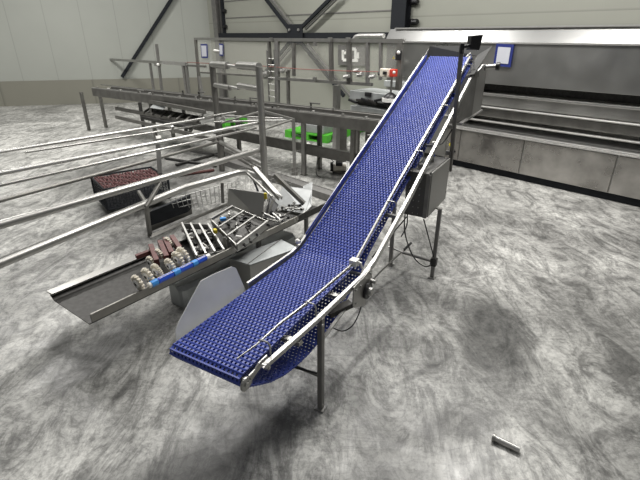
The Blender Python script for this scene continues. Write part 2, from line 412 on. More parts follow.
# left guard plate (bent), with bright top edge
b = MB(); LG = [(.60,-.215,.60,.642),(1.05,-.212,.60,.642),(1.14,-.212,.62,.655),(1.22,-.212,.65,.690),(3.48,-.222,1.63,1.710),(3.62,-.225,1.68,1.78)]
b.profile([L(s,w_,0) for s,w_,_,_ in LG], [[zz(z0), zz(z1), zz(z1)+CW*-.004, zz(z0)+CW*-.004] for _,_,z0,z1 in LG]); sg = b.build('side_guard', STEEL, cv); sg['label']='left steel side guard'
b = MB(); b.profile([L(s,w_,0) for s,w_,_,_ in LG[:-1]], [[zz(z1-.003)+CW*.002, zz(z1+.003)+CW*.002, zz(z1+.003)+CW*-.012, zz(z1-.003)+CW*-.012] for _,_,z0,z1 in LG[:-1]]); b.build('edge_strip', BRIGHT, sg)
b = MB(); pb=L(1.135,-.225,.682); b.sphere(pb, .017); b.tube([pb, pb+CW*.02], .012); b.build('edge_cap', WHITE, sg, smooth=True)['label'] = 'white plastic cap at the bend'
# added blue strip painting the belt's reflection on the left guard along the climb
b = MB(); b.profile([L(s,-.212,0) for s in (1.22,3.52)], [[zz(inc(s,0)[1]), zz(inc(s,0)[1]+.045), zz(inc(s,0)[1]+.045)-CW*.004, zz(inc(s,0)[1])-CW*.004] for s in (1.22,3.52)])
b.build('belt_reflection_strip', BLUE, cv)
# frosted deflector sheet at the near left
def tilt(x, y, w0=-.222, k=.25):      # point of the outward-leaning sheet plane
    r = ray(x, y); n = CW+Z*k; p0 = L(0, w0, .6); return CAM + r*((p0-CAM).dot(n)/r.dot(n))
sh = [L(.06,-.218,.588)]+[tilt(*p) for p in [(176,330),(179,322),(201,281),(212,275),(232,266.5),(236,268),(246,291)]]+[L(.60,-.218,.588)]
b = MB(); b.prism(sh, CW*-.004); b.build('deflector_sheet', POLY, cv)['label'] = 'frosted plastic deflector sheet with cut corners'
# bearing plate at the bend with pulley and bolts
bp_ = MB().prism([L(s,.305,z) for s,z in [(.865,.632),(1.02,.632),(1.10,.642),(1.125,.60),(1.125,.46),(1.02,.425),(.895,.480),(.865,.51)]], CW*.006).build('bearing_plate', STEEL, cv, bevel=.0015)
c = L(1.045,.311,.520)
pts = [c, c+CW*.018]; MB().tube(pts, [.052,.052], 20).build('pulley_wheel', BLACK, bp_, bevel=.003)
for q, r_ in ((c+CW*.018, .026),(c+CW*.018+CD*.045+zz(.045),.012),(c+CD*.05-zz(.03),.013)): MB().tube([q-CW*.012, q+CW*.022], r_, 12).build('wheel_hub', BRIGHT, bp_)
for s, z in ((.895,.60),(.955,.625-.03),(1.095,.61),(1.06,.455),(.90,.51)): MB().tube([L(s,.310,z), L(s,.318,z)], .007, 8).build('bolt', BRIGHT, bp_)
# underside strut and small tail bracket seen below the bend
MB().bar(L(.60,.24,.40), L(.90,.27,.50), .018, .010).build('tension_strut', BRIGHT, cv)
MB().bar(L(.78,.20,.47), L(.90,.28,.50), .05, .03).build('roller_bracket', DARKPLATE, cv)
def cable(pts, r=.005, m=CABLE): 
    P = [V(p) for p in pts]; out = []
    for i in range(len(P)-1):
        p0 = P[max(i-1,0)]; p1 = P[i]; p2 = P[i+1]; p3 = P[min(i+2,len(P)-1)]
        for k in range(6):
            t_ = k/6; out.append(.5*((2*p1)+(p2-p0)*t_+(2*p0-5*p1+4*p2-p3)*t_*t_+(3*p1-p0-3*p2+p3)*t_**3))
    out.append(P[-1]); return MB().tube(out, r, 8)
# legs
def leg(s, w_, z1, wd=.030, foot=True, name='leg', dp=.030):
    p = L(s, w_, 0); b = MB(); b.box(p-CD*dp/2-CW*wd/2+zz(.012), CD*dp, CW*wd, zz(z1-.012)); o = b.build(name, GREY if name=='leg' else STEEL, cv, bevel=.003)
    MB().box(p-CD*.028-CW*.028, CD*.056, CW*.056, zz(.012)).build('foot_plate', STEEL, o); return o
l1 = leg(.553,.278,.612); MB().tube([L(.53,.298,.585), L(.53,.306,.585)], .008, 8).build('bolt', BRIGHT, l1)
leg(.553,-.26,.60)
leg(2.351,-.012,1.05)
leg(2.31,.385,.635)
MB().bar(L(2.31,.345,.64), L(2.31,.385,.625), .03, .012).build('leg_bracket', STEEL, cv)
up = MB().bar(L(2.70,.335,.84), L(2.585,.335,1.80), .03, .03, CW).build('sensor_post', DULL, cv, bevel=.003)
for z_ in (1.0,1.22): MB().bar(L(2.70-(z_-.84)*.12,.29,z_), L(2.70-(z_-.84)*.12,.33,z_), .04, .03).build('post_bracket', STEEL, up)
leg(2.40,-.30,1.14)
# cross bar low between climb legs
c1 = L(2.31,.385,.155); c2 = L(2.36,.0,.155)
MB().tube([c1, c1+(c2-c1)*.75], .012, 10).build('stretcher', GREY, cv)
e1 = c1+(c2-c1)*.62
MB().tube([e1, L(2.375,-.05,.165)], .009, 8).build('stretcher_rod', BRIGHT, cv)
MB().cbox(c1, CD*.026, CW*.026, zz(.035)).build('tube_clamp', DARKPLATE, cv, bevel=.004)
# long thin bracing rod from front leg to the cross bar
bt = az(333,322,.03); MB().tube([az(330,326,.06), az(380,272,.09), az(411,243,.155)], .008, 8).build('bracing_rod', STEEL, cv, smooth=True)
MB().tube([az(404,250,.14), az(411,243,.155)], .012, 8).build('rod_coupling', BLACK, cv)
MB().bar(L(.553,.27,.23), L(.553,-.25,.23), .012, .012).build('stretcher', GREY, cv)
# brace rod / wires seen under the front end beside the leg
MB().tube([L(.60,-.2,.30), L(.50,.10,.27), L(.545,.26,.25)], .006, 8).build('cable', CABLE, cv, smooth=True)
cable([az(333,328,.25), az(343,331,.22), az(352,326,.23), az(358,316,.28), az(361,306,.38)], .004).build('cable', CABLE, cv, smooth=True)
# control cabinet on the post
cab = MB().box(L(2.05,.17,.635), CD*.53, CW*.165, zz(.340)).build('control_cabinet', CABM, cv, bevel=.006); cab['label'] = 'grey steel control cabinet with raised door'
MB().box(L(2.085,.340,.630), CD*.50, CW*.014, zz(.352)).build('cabinet_door', DOORM, cab, bevel=.004)
for z in (.70,.88): MB().tube([L(2.56,.354,z), L(2.56,.360,z)], .008, 10).build('door_lock', BRIGHT, cab)
MB().box(L(2.05,.17,.975), CD*.53, CW*.165, zz(.006)).build('cabinet_lid', GREY, cab)
MB().bar(L(2.05,.337,.635), L(2.05,.337,.975), .03, .012, CD).build('corner_strip', GREY, cab)
b = MB()
for i in range(3):
    for j in range(6): b.cbox(L(2.048,.20+.04*i,.66+.05*j), CD*.002, CW*.003, zz(.004))
b.build('vent_holes', STEEL, cab)
MB().bar(L(2.40,.25,.97), L(2.40,.25,1.13), .03, .03).build('cabinet_bracket', STEEL, cv)
MB().bar(L(2.15,.24,.97), L(2.15,.24,1.02), .03, .03).build('cabinet_bracket', STEEL, cv)
# cables under and behind the cabinet
for pts in ([L(2.06,.33,.62), L(2.2,.36,.38), c1+zz(.03)], [L(2.05,.20,.62), L(1.88,.12,.48), L(1.75,.05,.36)],
            [L(1.80,.27,.86), L(1.80,.27,.62), L(1.98,.30,.33), L(2.2,.35,.15), c1+zz(-.0)], [L(1.80,.26,.87), L(1.88,.26,.64), L(1.80,.25,.56)],
            [L(2.42,.24,1.12), L(2.56,.28,1.10), L(2.66,.33,1.22)]):
    cable(pts).build('cable', CABLE, cv, smooth=True)
# junction bits between cabinet and rail
MB().cbox(L(2.38,.255,1.10), CD*.02, CW*.01, zz(.045)).build('cable_gland', WHITE, cv, bevel=.004)
MB().cbox(L(2.40,.26,1.05), CD*.012, CW*.01, zz(.025)).build('cable_gland', BLUEPALE, cv, bevel=.004)
# sensor head on the post
cp = L(2.585,.335,1.80)
MB().bar(cp-zz(.03), cp+zz(.045), .034, .03).build('post_clamp', BLACK, cv, bevel=.005)
MB().bar(cp+V((-.01,0,.015)), cp+V((.085,0,.03)), .02, .022).build('sensor_arm', BLACK, cv, bevel=.005)
b = MB(); q = cp+V((.058,-.02,-.005)); Yv = V((-.01,.07,0))
b.hexa([q+V((.004,0,.008)), q+V((.070,0,0)), q+V((.078,0,0))+Yv, q+Yv, q+V((-.002,0,.098)), q+V((.085,0,.108)), q+V((.085,0,.108))+Yv, q+V((-.002,0,.098))+Yv])
b.build('sensor_head', BLACK, cv, bevel=.006)['label'] = 'black box-shaped sensor head'
# discharge hood at the upper end
MB().prism([L(3.60,-.225,1.70), L(3.60,.25,1.72), L(3.66,.36,1.805), L(3.625,-.225,1.80)], CD*.005).build('hood_back_plate', HOODM, cv)
MB().prism([L(3.25,.245,1.565), L(3.61,.25,1.73), L(3.66,.36,1.805), L(3.28,.31,1.585)], zz(-.004)).build('hood_side_plate', HOODM, cv)
b = MB(); b.prism([L(3.47,.296,1.575), L(3.90,.296,1.60), L(3.90,.296,1.19), L(3.47,.296,1.19)], CW*.004); ch = b.build('chute_panel', SHEET, cv); ch['label']='bright steel side of the discharge chute'
b = MB(); b.prism([L(3.05,.28,1.45), L(3.47,.298,1.60), L(3.47,.298,1.19), L(3.05,.26,1.19)], CW*.004); b.build('chute_panel', GREY, cv)['label']='darker front part of the discharge chute side'  # darker material puts the shade of the turned-in part into the colour
b = MB(); b.prism([L(3.9,-.2,1.62), L(3.9,.30,1.60), L(3.9,.30,1.19), L(3.9,-.2,1.19)], CD*.004); b.build('chute_panel', SHEET, cv)
MB().bar(L(3.03,.30,1.185), L(3.92,.30,1.185), .03, .014).build('chute_flange', BRIGHT, cv)
# gear motor and knobs at the upper end
b = MB(); b.tube([L(3.50,.30,1.63), L(3.50,.36,1.63)], .03, 12); b.build('drive_motor', BLACK, cv, smooth=True)
MB().tube([L(3.50,.36,1.63), L(3.50,.46,1.64)], .022, 12).build('motor_shaft', STEEL, cv, smooth=True)
MB().tube([L(3.50,.45,1.64), L(3.50,.48,1.64)], .036, 12).build('motor_cap', BLACK, cv, smooth=True)
MB().bar(L(3.36,.31,1.58), L(3.46,.33,1.63), .05, .06).build('motor_bracket', BRIGHT, cv)
MB().tube([L(3.30,.215,1.72), L(3.33,.24,1.75), L(3.36,.27,1.70), L(3.34,.29,1.62)], .006, 8).build('rail_bracket', BRIGHT, cv, smooth=True)

# ================================================================ STEEL BOXES BESIDE THE CONVEYOR
b = MB()
A0 = az(179,288.5,.17); dirn = (az(262,248,.15)-A0).normalized(); sd = V((dirn.y,-dirn.x,0)); A0 = A0-sd*.17
prof = [(-.0,.0),(.22,.0),(.22,.10),(.19,.15),(0.02,.15),(-.01,.12)]
t = thing('steel_housing', (A0.x, A0.y, 0), 'low grey steel housing with rounded end on the floor under the trough', 'housing')
pts = [A0*1.0]
body = MB(); P0 = V((A0.x,A0.y,0))
W0 = .20; 
def hsec(k, inset): # cross-section at distance k
    base = P0+dirn*k
    return [base+sd*(0+inset)+zz(.0), base+sd*(W0-inset)+zz(0), base+sd*(W0-inset)+zz(.14), base+sd*(W0-inset-.03)+zz(.17), base+sd*(inset+.02)+zz(.17), base+sd*inset+zz(.15)]
vs = []; ks = [(0,.045),(.015,.02),(.05,0),(1.35,0)]
for k, i_ in ks: vs += hsec(k, i_)
fs = []
for a in range(len(ks)-1):
    for k in range(6): fs.append((a*6+k, a*6+(k+1)%6, (a+1)*6+(k+1)%6, (a+1)*6+k))
fs += [(5,4,3,2,1,0), tuple(range((len(ks)-1)*6, len(ks)*6))]
body.add(vs, fs).build('body', PALEMACH, t)
for k in (.35,.7): 
    q = P0+dirn*k+sd*.06+zz(.172); MB().bar(q, q+dirn*.12, .012, .008).build('slot', DARKPLATE, t)
b = MB(); B = [az(229,259,.30), az(250,265.5,.30), az(298,248.5,.30), az(281,240,.30)]
t = thing('folded_steel_cover', (B[0].x, B[0].y, 0), 'closed steel box with creased pale top beside the conveyor', 'box')
lo = [V((p.x,p.y,0)) for p in B]
b.hexa([lo[0],lo[1],lo[2],lo[3]]+[B[0],B[1],B[2],B[3]]); b.build('body', SHEET, t, bevel=.004)
b = MB(); m1 = B[0]+zz(.004); 
b.prism([B[0]+zz(.002), B[1]+zz(.002), B[2]+zz(.002), B[3]+zz(.002)], zz(.004)); b.build('lid', PALEMACH, t)
MB().bar(B[1]+(B[0]-B[1])*.1+zz(.008), B[3]+zz(.008), .006, .004).build('crease', DULL, t)

# ================================================================ TROUGH WITH PARTS
TZ = .42
F0 = az(90,314.5,TZ); F1 = az(262,233.0,TZ); F2 = az(311,212,TZ)
fd = (F1-F0).normalized(); fn = V((-fd.y, fd.x, 0))    # fn points away to the left
tr = thing('parts_trough', (F0.x, F0.y, 0), 'long low steel trough heaped with loose machine parts left of the conveyor', 'trough')
TL = (F1-F0).dot(fd)+.95; TWd = .52
def T(a, c, z): return V((F0.x,F0.y,0))+fd*a+fn*c+zz(z)
b = MB()
sec = [(0,TZ),(0,TZ-.06),(.04,TZ-.09),(TWd-.04,TZ-.09),(TWd,TZ-.06),(TWd-.005,TZ-.055),(TWd-.042,TZ-.084),(.042,TZ-.084),(.006,TZ-.058),(.006,TZ)]
b.add([T(a,c,z) for a in (0,TL) for c,z in sec], [tuple(range(10))[::-1], tuple(range(10,20))]+[(k,(k+1)%10,10+(k+1)%10,10+k) for k in range(10)])
b.build('trough_body', DARKPLATE, tr)  # dark body colour stands in for the shade under the lip
MB().box(T(0,-.012,TZ-.05), fd*(TL-.5), fn*.012, zz(.055)).build('front_lip', LIPM, tr, bevel=.002)
MB().bar(T(0,TWd,TZ-.045), T(TL-.6,TWd,TZ-.045), .07, .012).build('back_lip', STEEL, tr)
for a in (-.6,1.45,2.1):
    for c in ((.04,TWd-.04) if a > 0 else ()):
        MB().box(T(a,c,0), fd*.03, fn*.03, zz(TZ-.08)).build('leg', GREY, tr)
# flared end chute of the trough
E = [az(293,213,.40), az(311,205,.42), az(313,188,.58), az(302,176,.62), az(282,187,.56), az(273,200,.48)]
b = MB(); b.prism([az(272,208,.36), az(305,214,.36), az(312,190,.50), az(283,186,.52)], V((0,.004,.004))); b.build('end_chute', GREYBOX, tr)
b = MB(); b.prism([az(303,214,.36), az(303,186,.52), az(312,182,.52), az(311,206,.40)], V((.004,0,0))); b.build('end_plate', GREYBOX, tr)
MB().bar(T(TL-.55,-.01,TZ-.02), az(308,211,TZ-.03), .012, .03).build('end_lip', BRIGHT, tr)
# loose U-profile bars leaning at the end
def ubar(p0, p1, wd, label):
    d_ = (p1-p0).normalized(); s_ = d_.cross(Z).normalized(); u_ = s_.cross(d_)
    b = MB(); b.box(p0-s_*wd/2, p1-p0, s_*wd, u_*.006); b.box(p0-s_*wd/2, p1-p0, s_*.005, u_*-.028); b.box(p0+s_*(wd/2-.005), p1-p0, s_*.005, u_*-.028)
    return fx('channel_bar', b, STEEL, label, 'metal bar', 'channel bars leaning at the far end of the trough')
ubar(az(254,167,.72), az(281,198,.50), .045, 'darker steel channel bar leaning behind the standing grey plate')
ubar(az(275,174,.72), az(305,203,.46), .045, 'paler steel channel bar leaning at the very end of the trough')
# standing grey cover plate
a0 = az(227,208,.40); a1 = az(262,221.5,.38); b0 = az(228.5,188.5,.60); b1 = az(265,193.5,.62)
fx('cover_plate', MB().prism([a0, a1, b1, b0], V((.0,.012,.006))), SHEET, 'flat rectangular grey steel plate standing upright in the trough', 'metal plate', bevel=.002)
t = thing('folded_stand', az(268,222,.36), 'dark folded stand with yellow tip beside the upright grey plate', 'stand')
MB().bar(az(262,221,.38), az(268,193,.58), .012, .012).build('stand_bar', BRIGHT, t)
MB().bar(az(266,222,.36), az(273,200,.54), .02, .012).build('stand_bar', BRIGHT, t)
MB().prism([az(263,221,.38), az(268,222,.38), az(278,205,.48), az(270,196,.55)], V((.006,0,0))).build('stand_panel', BLACK, t)
MB().cbox(az(265.5,196,.60), V((.014,0,0)), V((0,.01,0)), zz(.028)).build('tip_cap', YELLOW, t, bevel=.004)

# the two ladder-like racks
def rack(name, corners, nb, label, extra, depth=.05, thick=.010):
    c = [V(p) for p in corners]     # near-left, near-right, far-right, far-left
    t = thing(name, c[0]*.5+c[2]*.5-zz(.05), label, 'metal rack', 'welded bar racks lying in the trough')
    for i in range(4): MB().bar(c[i], c[(i+1)%4], thick*.8, .014).build('frame_bar', STEEL, t)
    for k in range(nb):
        f = k/(nb-1) if nb > 1 else .5
        p = c[0].lerp(c[1], f); q = c[3].lerp(c[2], f)
        MB().bar(p+zz(.012), q+zz(.012), .015, .010).build('cross_bar', STEEL, t)
    for k in range(extra):
        f = random.random(); g_ = random.random()
        p = c[0].lerp(c[1], f).lerp(c[3].lerp(c[2], f), g_)-zz(random.uniform(.02,depth))
        d_ = V((random.uniform(-1,1), random.uniform(-1,1), random.uniform(-.3,.3))).normalized()*.05
        MB().tube([p-d_*.5, p+d_*.5], random.uniform(.007,.014), 8).build('roller_pin', random.choice([WHITE, STEEL, DULL, DARKPLATE, BLACK]), t, smooth=True)
    b = MB(); b.prism([c[0]-zz(.04), c[1]-zz(.04), c[1]+zz(.004), c[0]+zz(.004)], (c[3]-c[0]).normalized()*.006); b.build('side_plate', GREY, t)
    b = MB(); b.prism([c[1]-zz(.05), c[2]-zz(.05), c[2]+zz(.004), c[1]+zz(.004)], (c[0]-c[1]).normalized()*.006); b.build('side_plate', STEEL, t)
    MB().prism([p-zz(.055) for p in c], zz(.004)).build('base_plate', DARKPLATE, t)
    return t
random.seed(5)
rack('bar_rack', [az(211,220,.52), az(237,246,.46), az(268,222,.50), az(233,207,.56)], 4, 'larger raised bar rack with pale parallel bars and a blue tag, nearest the upright plate', 34)
MB()
fx('blue_tag', MB().cbox(az(223,219,.53), V((.022,.01,0)), V((-.006,.014,0)), zz(.012)), BLUECY, 'small light blue block on the raised bar rack', 'tag', bevel=.004)
rack('bar_rack', [az(182,224,.47), az(208,225,.47), az(224,251,.42), az(197,257,.41)], 4, 'lower flat bar rack lying left of the raised rack, beside the red brown bars', 30, .04)
fx('yellow_tag', MB().cbox(az(215,231,.50), V((.012,.006,0)), V((-.01,.018,0)), zz(.016)), YELLOW, 'yellow tag between the two bar racks', 'tag', bevel=.004)
fx('yellow_tag', MB().cbox(az(262,228.5,.45), V((.02,.01,0)), V((-.005,.01,0)), zz(.008)), YELLOW, 'yellow tag under the right edge of the raised rack', 'tag', bevel=.003)
fx('rubber_foot', MB().tube([az(197,238,.38), az(199,232,.47)], [.028,.018], 12), STEEL, 'dull rounded metal guard standing at the left edge of the racks', 'machine part', smooth=True)
fx('flat_bracket', MB().bar(az(227,255,.36), az(224,237,.50), .032, .008, CD), STEEL, 'short upright steel bracket in front of the raised rack', 'bracket', bevel=.002)
# small linkages heaped in the far end
for k in range(14):
    px = random.uniform(268, 299); py = 206 + (299-px)*.45 + random.uniform(-7, 8)*.7
    p = az(px, py, .42+random.uniform(0,.05)); a = random.uniform(0, math.pi); d_ = V((math.cos(a), math.sin(a), random.uniform(-.3,.3)))*random.uniform(.04,.09)
    t = thing('linkage_arm', p, 'small steel linkage arm in the heap at the far end of the trough', 'machine part', 'linkage arms heaped in the far end of the trough')
    MB().bar(p-d_, p+d_, .016, .008).build('bar', random.choice([STEEL, BRIGHT, DULL, DARKPLATE]), t)
    for s_ in (-1, 1): MB().tube([p+d_*s_-zz(.008), p+d_*s_+zz(.012)], .013, 10).build('bushing', random.choice([STEEL, BLACK]), t)
# toothed ivory wheels
def wheel(px, py, z, ax, R, label, n=14, wid=.022):
    R *= 1.18; c = az(px, py, z); ax = V(ax).normalized(); t = thing('toothed_wheel', c-zz(R), label, 'toothed wheel', 'ivory toothed wheels in the near end of the trough')
    a = ax.cross(Z).normalized(); b_ = ax.cross(a)
    poly = []
    for k in range(n*4):
        th = 2*math.pi*k/(n*4); r = R*(1.0 if k % 4 in (0,1) else .80)
        poly.append(c - ax*wid/2 + a*r*math.cos(th) + b_*r*math.sin(th))
    MB().prism(poly, ax*wid).build('toothed_rim', CREAM, t, bevel=.002)
    MB().tube([c-ax*wid*.9, c+ax*wid*.9], R*.5, 14).build('hub', WHITE, t, bevel=.003)
    MB().tube([c-ax*wid*.95, c+ax*wid*.95], R*.22, 10).build('bore', BLACK, t)
AX = fd*.92+V((.0,0,.15))
wheel(178,259,.47, AX, .052, 'large ivory toothed wheel nearest the racks, behind the blue roller')
wheel(183,255,.48, AX, .056, 'large ivory toothed wheel, farther of the pair behind the blue roller end')
wheel(170,265,.46, AX, .044, 'small ivory toothed wheel in the middle of the row behind the blue roller')
wheel(157,271,.46, AX, .048, 'white smooth-rimmed wheel next to the left end of the blue roller', 24)
wheel(148,276,.46, AX, .052, 'ivory toothed wheel at the left end of the row, by the edge')
wheel(138,283,.46, AX, .050, 'ivory toothed wheel beyond the left end of the row')
wheel(168,242,.46, AX, .036, 'narrow ivory wheel held between the two farther red brown bars')
wheel(159,254,.45, AX, .036, 'narrow ivory wheel held between the two nearer red brown bars')
wheel(151,262,.42, AX, .040, 'ivory wheel lying low behind the white wheel')
for (x0,y0,x1,y1,lab) in [(151,247,157,263,'leftmost red brown bar with square end in the trough'),(160,243,167,259,'second red brown bar from the left in the trough'),(165,240,172,255,'third red brown bar from the left in the trough'),(172,238,180,250,'red brown bar nearest the racks in the trough')]:
    fx('holder_bar', MB().bar(az(x0,y0,.46), az(x1,y1,.43), .036, .06), RUST, lab, 'plastic bar', 'red brown holder bars in the trough', bevel=.003)
fx('holder_bar', MB().bar(az(136,257,.44), az(152,251,.45), .03, .03), RUST, 'red brown bar lying lengthwise at the left edge of the trough', 'plastic bar', 'red brown holder bars in the trough')
# blue segmented roller on the lip
R0 = az(151,284.5,TZ+.012); R1 = az(207,257,TZ+.025); t = thing('blue_roller', R0-zz(.02), 'bright blue segmented roller with white ends lying on the lip of the trough', 'roller')
MB().tube([R0-(R1-R0)*.02, R1+(R1-R0)*.02], .010, 10).build('core', WHITE, t, smooth=True)
segs = [(0,.10,1),(.12,.36,0),(.37,.48,1),(.49,.70,0),(.71,.80,1),(.81,.97,0)]
for a, b_, k in segs:
    p = R0.lerp(R1,a); q = R0.lerp(R1,b_)
    s_ = MB().tube([p,q], .024 if k else .021, 8).build('sleeve', BLUECY if k else BLUEPALE, t)
    if not k:
        for off_ in (.012,-.004): MB().bar(p+zz(.020)+V((off_,-.003,0)), q+zz(.020)+V((off_,-.003,0)), .003, .003).build('stripe', WHITE, s_)
for c in (R0-(R1-R0)*.02, R1): MB().tube([c-fd*.01, c+fd*.022], .020, 10).build('end_cap', WHITE, t, bevel=.003)
# dark under-tray shadow plate: floor rail of the left stand
# ================================================================ TUBULAR STAND (left)
ts = thing('tubular_stand', (-1.1, 5.3, 0), 'large stand of grey stainless tubes with ladder-like portal and long handrails', 'tubular stand')
def TB(name, pts, r, m=STEEL, n=12): return MB().tube(pts, r, n).build(name, m, ts, smooth=True)
pL = V((-1.505, 6.65, 0)); pR = V((-.684, 5.321, 0))
TB('post', [pL+zz(.01), pL+zz(1.53)], .045, DULL); TB('post', [pR+zz(.01), pR+zz(1.575)], .040)
def lerpz(z, f): q = pL.lerp(pR, f); return V((q.x,q.y,z))
for z0, a, b_ in ((1.525, .0, .38),(1.535,.62,1.0),(1.255,.04,.40),(1.30,.60,1.0)):
    t0 = lerpz(z0+.04*a, a); t1 = lerpz(z0+.04*b_, b_)
    TB('rung', [t0, t1], .045 if z0 > 1.5 else .036, STEEL)
for z0, a, b_ in ((1.545,.42,.60),(1.285,.42,.56)):
    TB('rung_joint', [lerpz(z0,a-.03), lerpz(z0,b_+.02)], .018, BRIGHT)
TB('rung', [lerpz(.78,0), lerpz(.80,.15)], .04); TB('rung', [lerpz(.45,0), lerpz(.45,1)], .03)
TB('rung', [lerpz(.36,.15), lerpz(.36,1)], .03, DULL)
def ext(a, b_, k): return a+(a-b_)*k
def railing(x0,y0,x1,y1,z,r,m,k=1.3):
    a = az(x0,y0,z); b_ = az(x1,y1,z); TB('handrail', [ext(a,b_,k), b_], r, m)
railing(140,129,216,116.5,.8,.017,BRIGHT); railing(140,134.5,207,124,.72,.013,STEEL)
railing(140,146,262,122,.96,.017,BRIGHT); railing(140,154,256,128,.90,.013,STEEL)
railing(140,163,218,142,.5,.020,DULL)
a = az(140,184.5,.638); b_ = az(265,148.5,.638); TB('thick_tube', [ext(a,b_,.9), b_], .033, STEEL)
k0 = az(140,206,.45); k1 = az(184,188,.45); k2 = az(238,172.5,.45)
TB('thick_tube', [ext(k0,k1,2.4), k0, k1, k2, az(247,172,.45), az(262,178,.42)], .036, STEEL)
TB('strut', [az(146,207,.44), az(160,183,.60)], .022, DULL)
TB('post', [az(150,236,.0), az(146,204,.45)], .024, DULL)
TB('strut', [az(146,203,.45), az(139,192,.45)], .02, DULL)
MB().bar(az(160,173,.64), az(157.5,137,.96), .04, .04).build('post', GREY, ts)
MB().bar(az(156,142,.92), az(158.5,137,.985), .05, .03).build('rail_bracket', STEEL, ts)
MB().bar(az(173,133,.72), az(172,126,.82), .03, .03).build('rail_bracket', STEEL, ts)
# thin steel lattice rods behind the portal (short rails)
for (x0,y0,x1,y1,z) in [(221,123,262,111,.95),(214,122,296,120,.80),(225,116,292,119,.82),(226,127,262,131,.7),(262,130,292,120,.84),(205,117,236,112,.85)]:
    TB('cross_rod', [az(x0,y0,z), az(x1,y1,z)], .013, STEEL)
MB().box(V((-.403,6.426,0)), V((.05,0,0)), V((0,.05,0)), zz(.83)).build('post', STEEL, ts)
MB().box(V((-.42,6.40,0)), V((.085,0,0)), V((0,.085,0)), zz(.10)).build('foot', DULL, ts)
MB().bar(az(262,111,.95), az(294,119.5,.83), .04, .03).build('top_bar', STEEL, ts)
# leg and hinge below the thick tube end
TB('strut', [az(247,173,.45), az(272,197,.30)], .016, STEEL)
TB('strut', [az(250,171,.45), az(260,196,.25)], .012, BLACKP)
MB().bar(az(222,183,.42), az(223,203,.2), .03, .03).build('hanger', DULL, ts)
# ladder mast with small rungs right of the portal
for px in (269, 276):
    q = av(px, 95, -1.55); TB('mast', [q*1.0-zz(.45), q+zz(.70)], .014, STEEL, 8)
for k in range(9):
    z = .75+k*.10; p = av(268.5, 95, -1.55); q = av(276.5, 95, -1.55); TB('mast_rung', [V((p.x,p.y,z)), V((q.x,q.y,z))], .008, STEEL, 6)
TB('foot_bar', [V((pR.x,pR.y,.02)), V((pR.x-.25,pR.y-.3,.02))], .02, DULL)

# wire mesh fence under the thick tube, one part each
def mesh_panel(name, p00, p10, p11, p01, nu, nv, r, m, label, cat, wavy=0):
    b = MB()
    for i in range(nu+1):
        f = i/nu; b.tube([p00.lerp(p10,f), p01.lerp(p11,f)], r, 5)
    for j in range(nv+1):
        f = j/nv; b.tube([p00.lerp(p01,f), p10.lerp(p11,f)], r, 5)
    return fx(name, b, m, label, cat)
mesh_panel('wire_mesh_panel', az(176,213,.12), az(236,197,.12), az(236,181,.40), az(170,199,.40), 14, 3, .004, WIREM, 'wire mesh panel hanging below the thick grey tube', 'wire mesh')
mesh_panel('wire_mesh_panel', az(240,205,.02), az(300,185,.02), az(300,150,.5), az(240,168,.42), 12, 7, .0018, WIREM, 'thin wire mesh sheet standing right of the portal', 'wire mesh')
# grey sheet skirt near mesh
fx('skirt_plate', MB().prism([az(150,232,.03), az(192,214,.03), az(191,200,.22), az(150,216,.22)], HV*.004), DULL, 'dark grey skirt plate behind the trough, below the mesh basket', 'metal plate')
b = MB(); b.prism([az(150,238,.0), az(229,205,.0), az(229,202,.03), az(150,234,.03)], HV*.02)
fx('floor_rail', b, DULL, 'thin floor rail running behind the trough', 'floor rail')

# mesh baskets with dark red contents (left)
def basket(px, py, z0, W_, D_, H_, label):
    o = az(px, py, z0); t = thing('mesh_basket', V((o.x,o.y,z0)), label, 'basket', 'mesh baskets under the thick tubes')
    X = V((.80,.60,0))*W_; Y = V((-.60,.80,0))*D_
    fr = MB()
    c = [o, o+X, o+X+Y, o+Y]
    for zz_ in (0, H_):
        for i in range(4): fr.tube([c[i]+zz(zz_), c[(i+1)%4]+zz(zz_)], .012, 6)
    for i in range(4): fr.tube([c[i], c[i]+zz(H_)], .012, 6)
    fr.build('rim', BLACKP, t)
    w = MB()
    for i in range(4):
        p, q = c[i], c[(i+1)%4]; n = int((q-p).length/.035)
        for k in range(1, n): f = k/n; w.tube([p.lerp(q,f), p.lerp(q,f)+zz(H_)], .003, 4)
        for k in range(1, int(H_/.035)): w.tube([p+zz(k*.035), q+zz(k*.035)], .003, 4)
    w.build('wire_sides', BLACKP, t)
    MB().prism([p+zz(.01) for p in c], zz(.006)).build('base', BLACKP, t)
    m = MB(); n = int(W_/.035); k2 = int(D_/.035)
    for i in range(1, n):
        p = o+X*(i/n)+zz(H_*.93); m.tube([p+Y*(j/12)+zz(.012*math.sin(j*2.1+i)) for j in range(13)], .008, 5)
    for j in range(1, k2):
        p = o+Y*(j/k2)+zz(H_*.93); m.tube([p+X*(i/12)+zz(.012*math.cos(i*2.3+j)) for i in range(13)], .008, 5)
    m.build('top_mesh', RUSTMESH, t)
basket(108,210,.10,.72,.62,.24,'dark mesh basket topped with dark red netting under the long handrails')
fx('mesh_basket', MB().prism([az(150,226,.12), az(188,212,.12), az(187,197,.30), az(150,212,.28)], V((.01,.10,0))), BLACKP, 'black ribbed basket end beyond the grey post', 'basket', 'mesh baskets under the thick tubes')

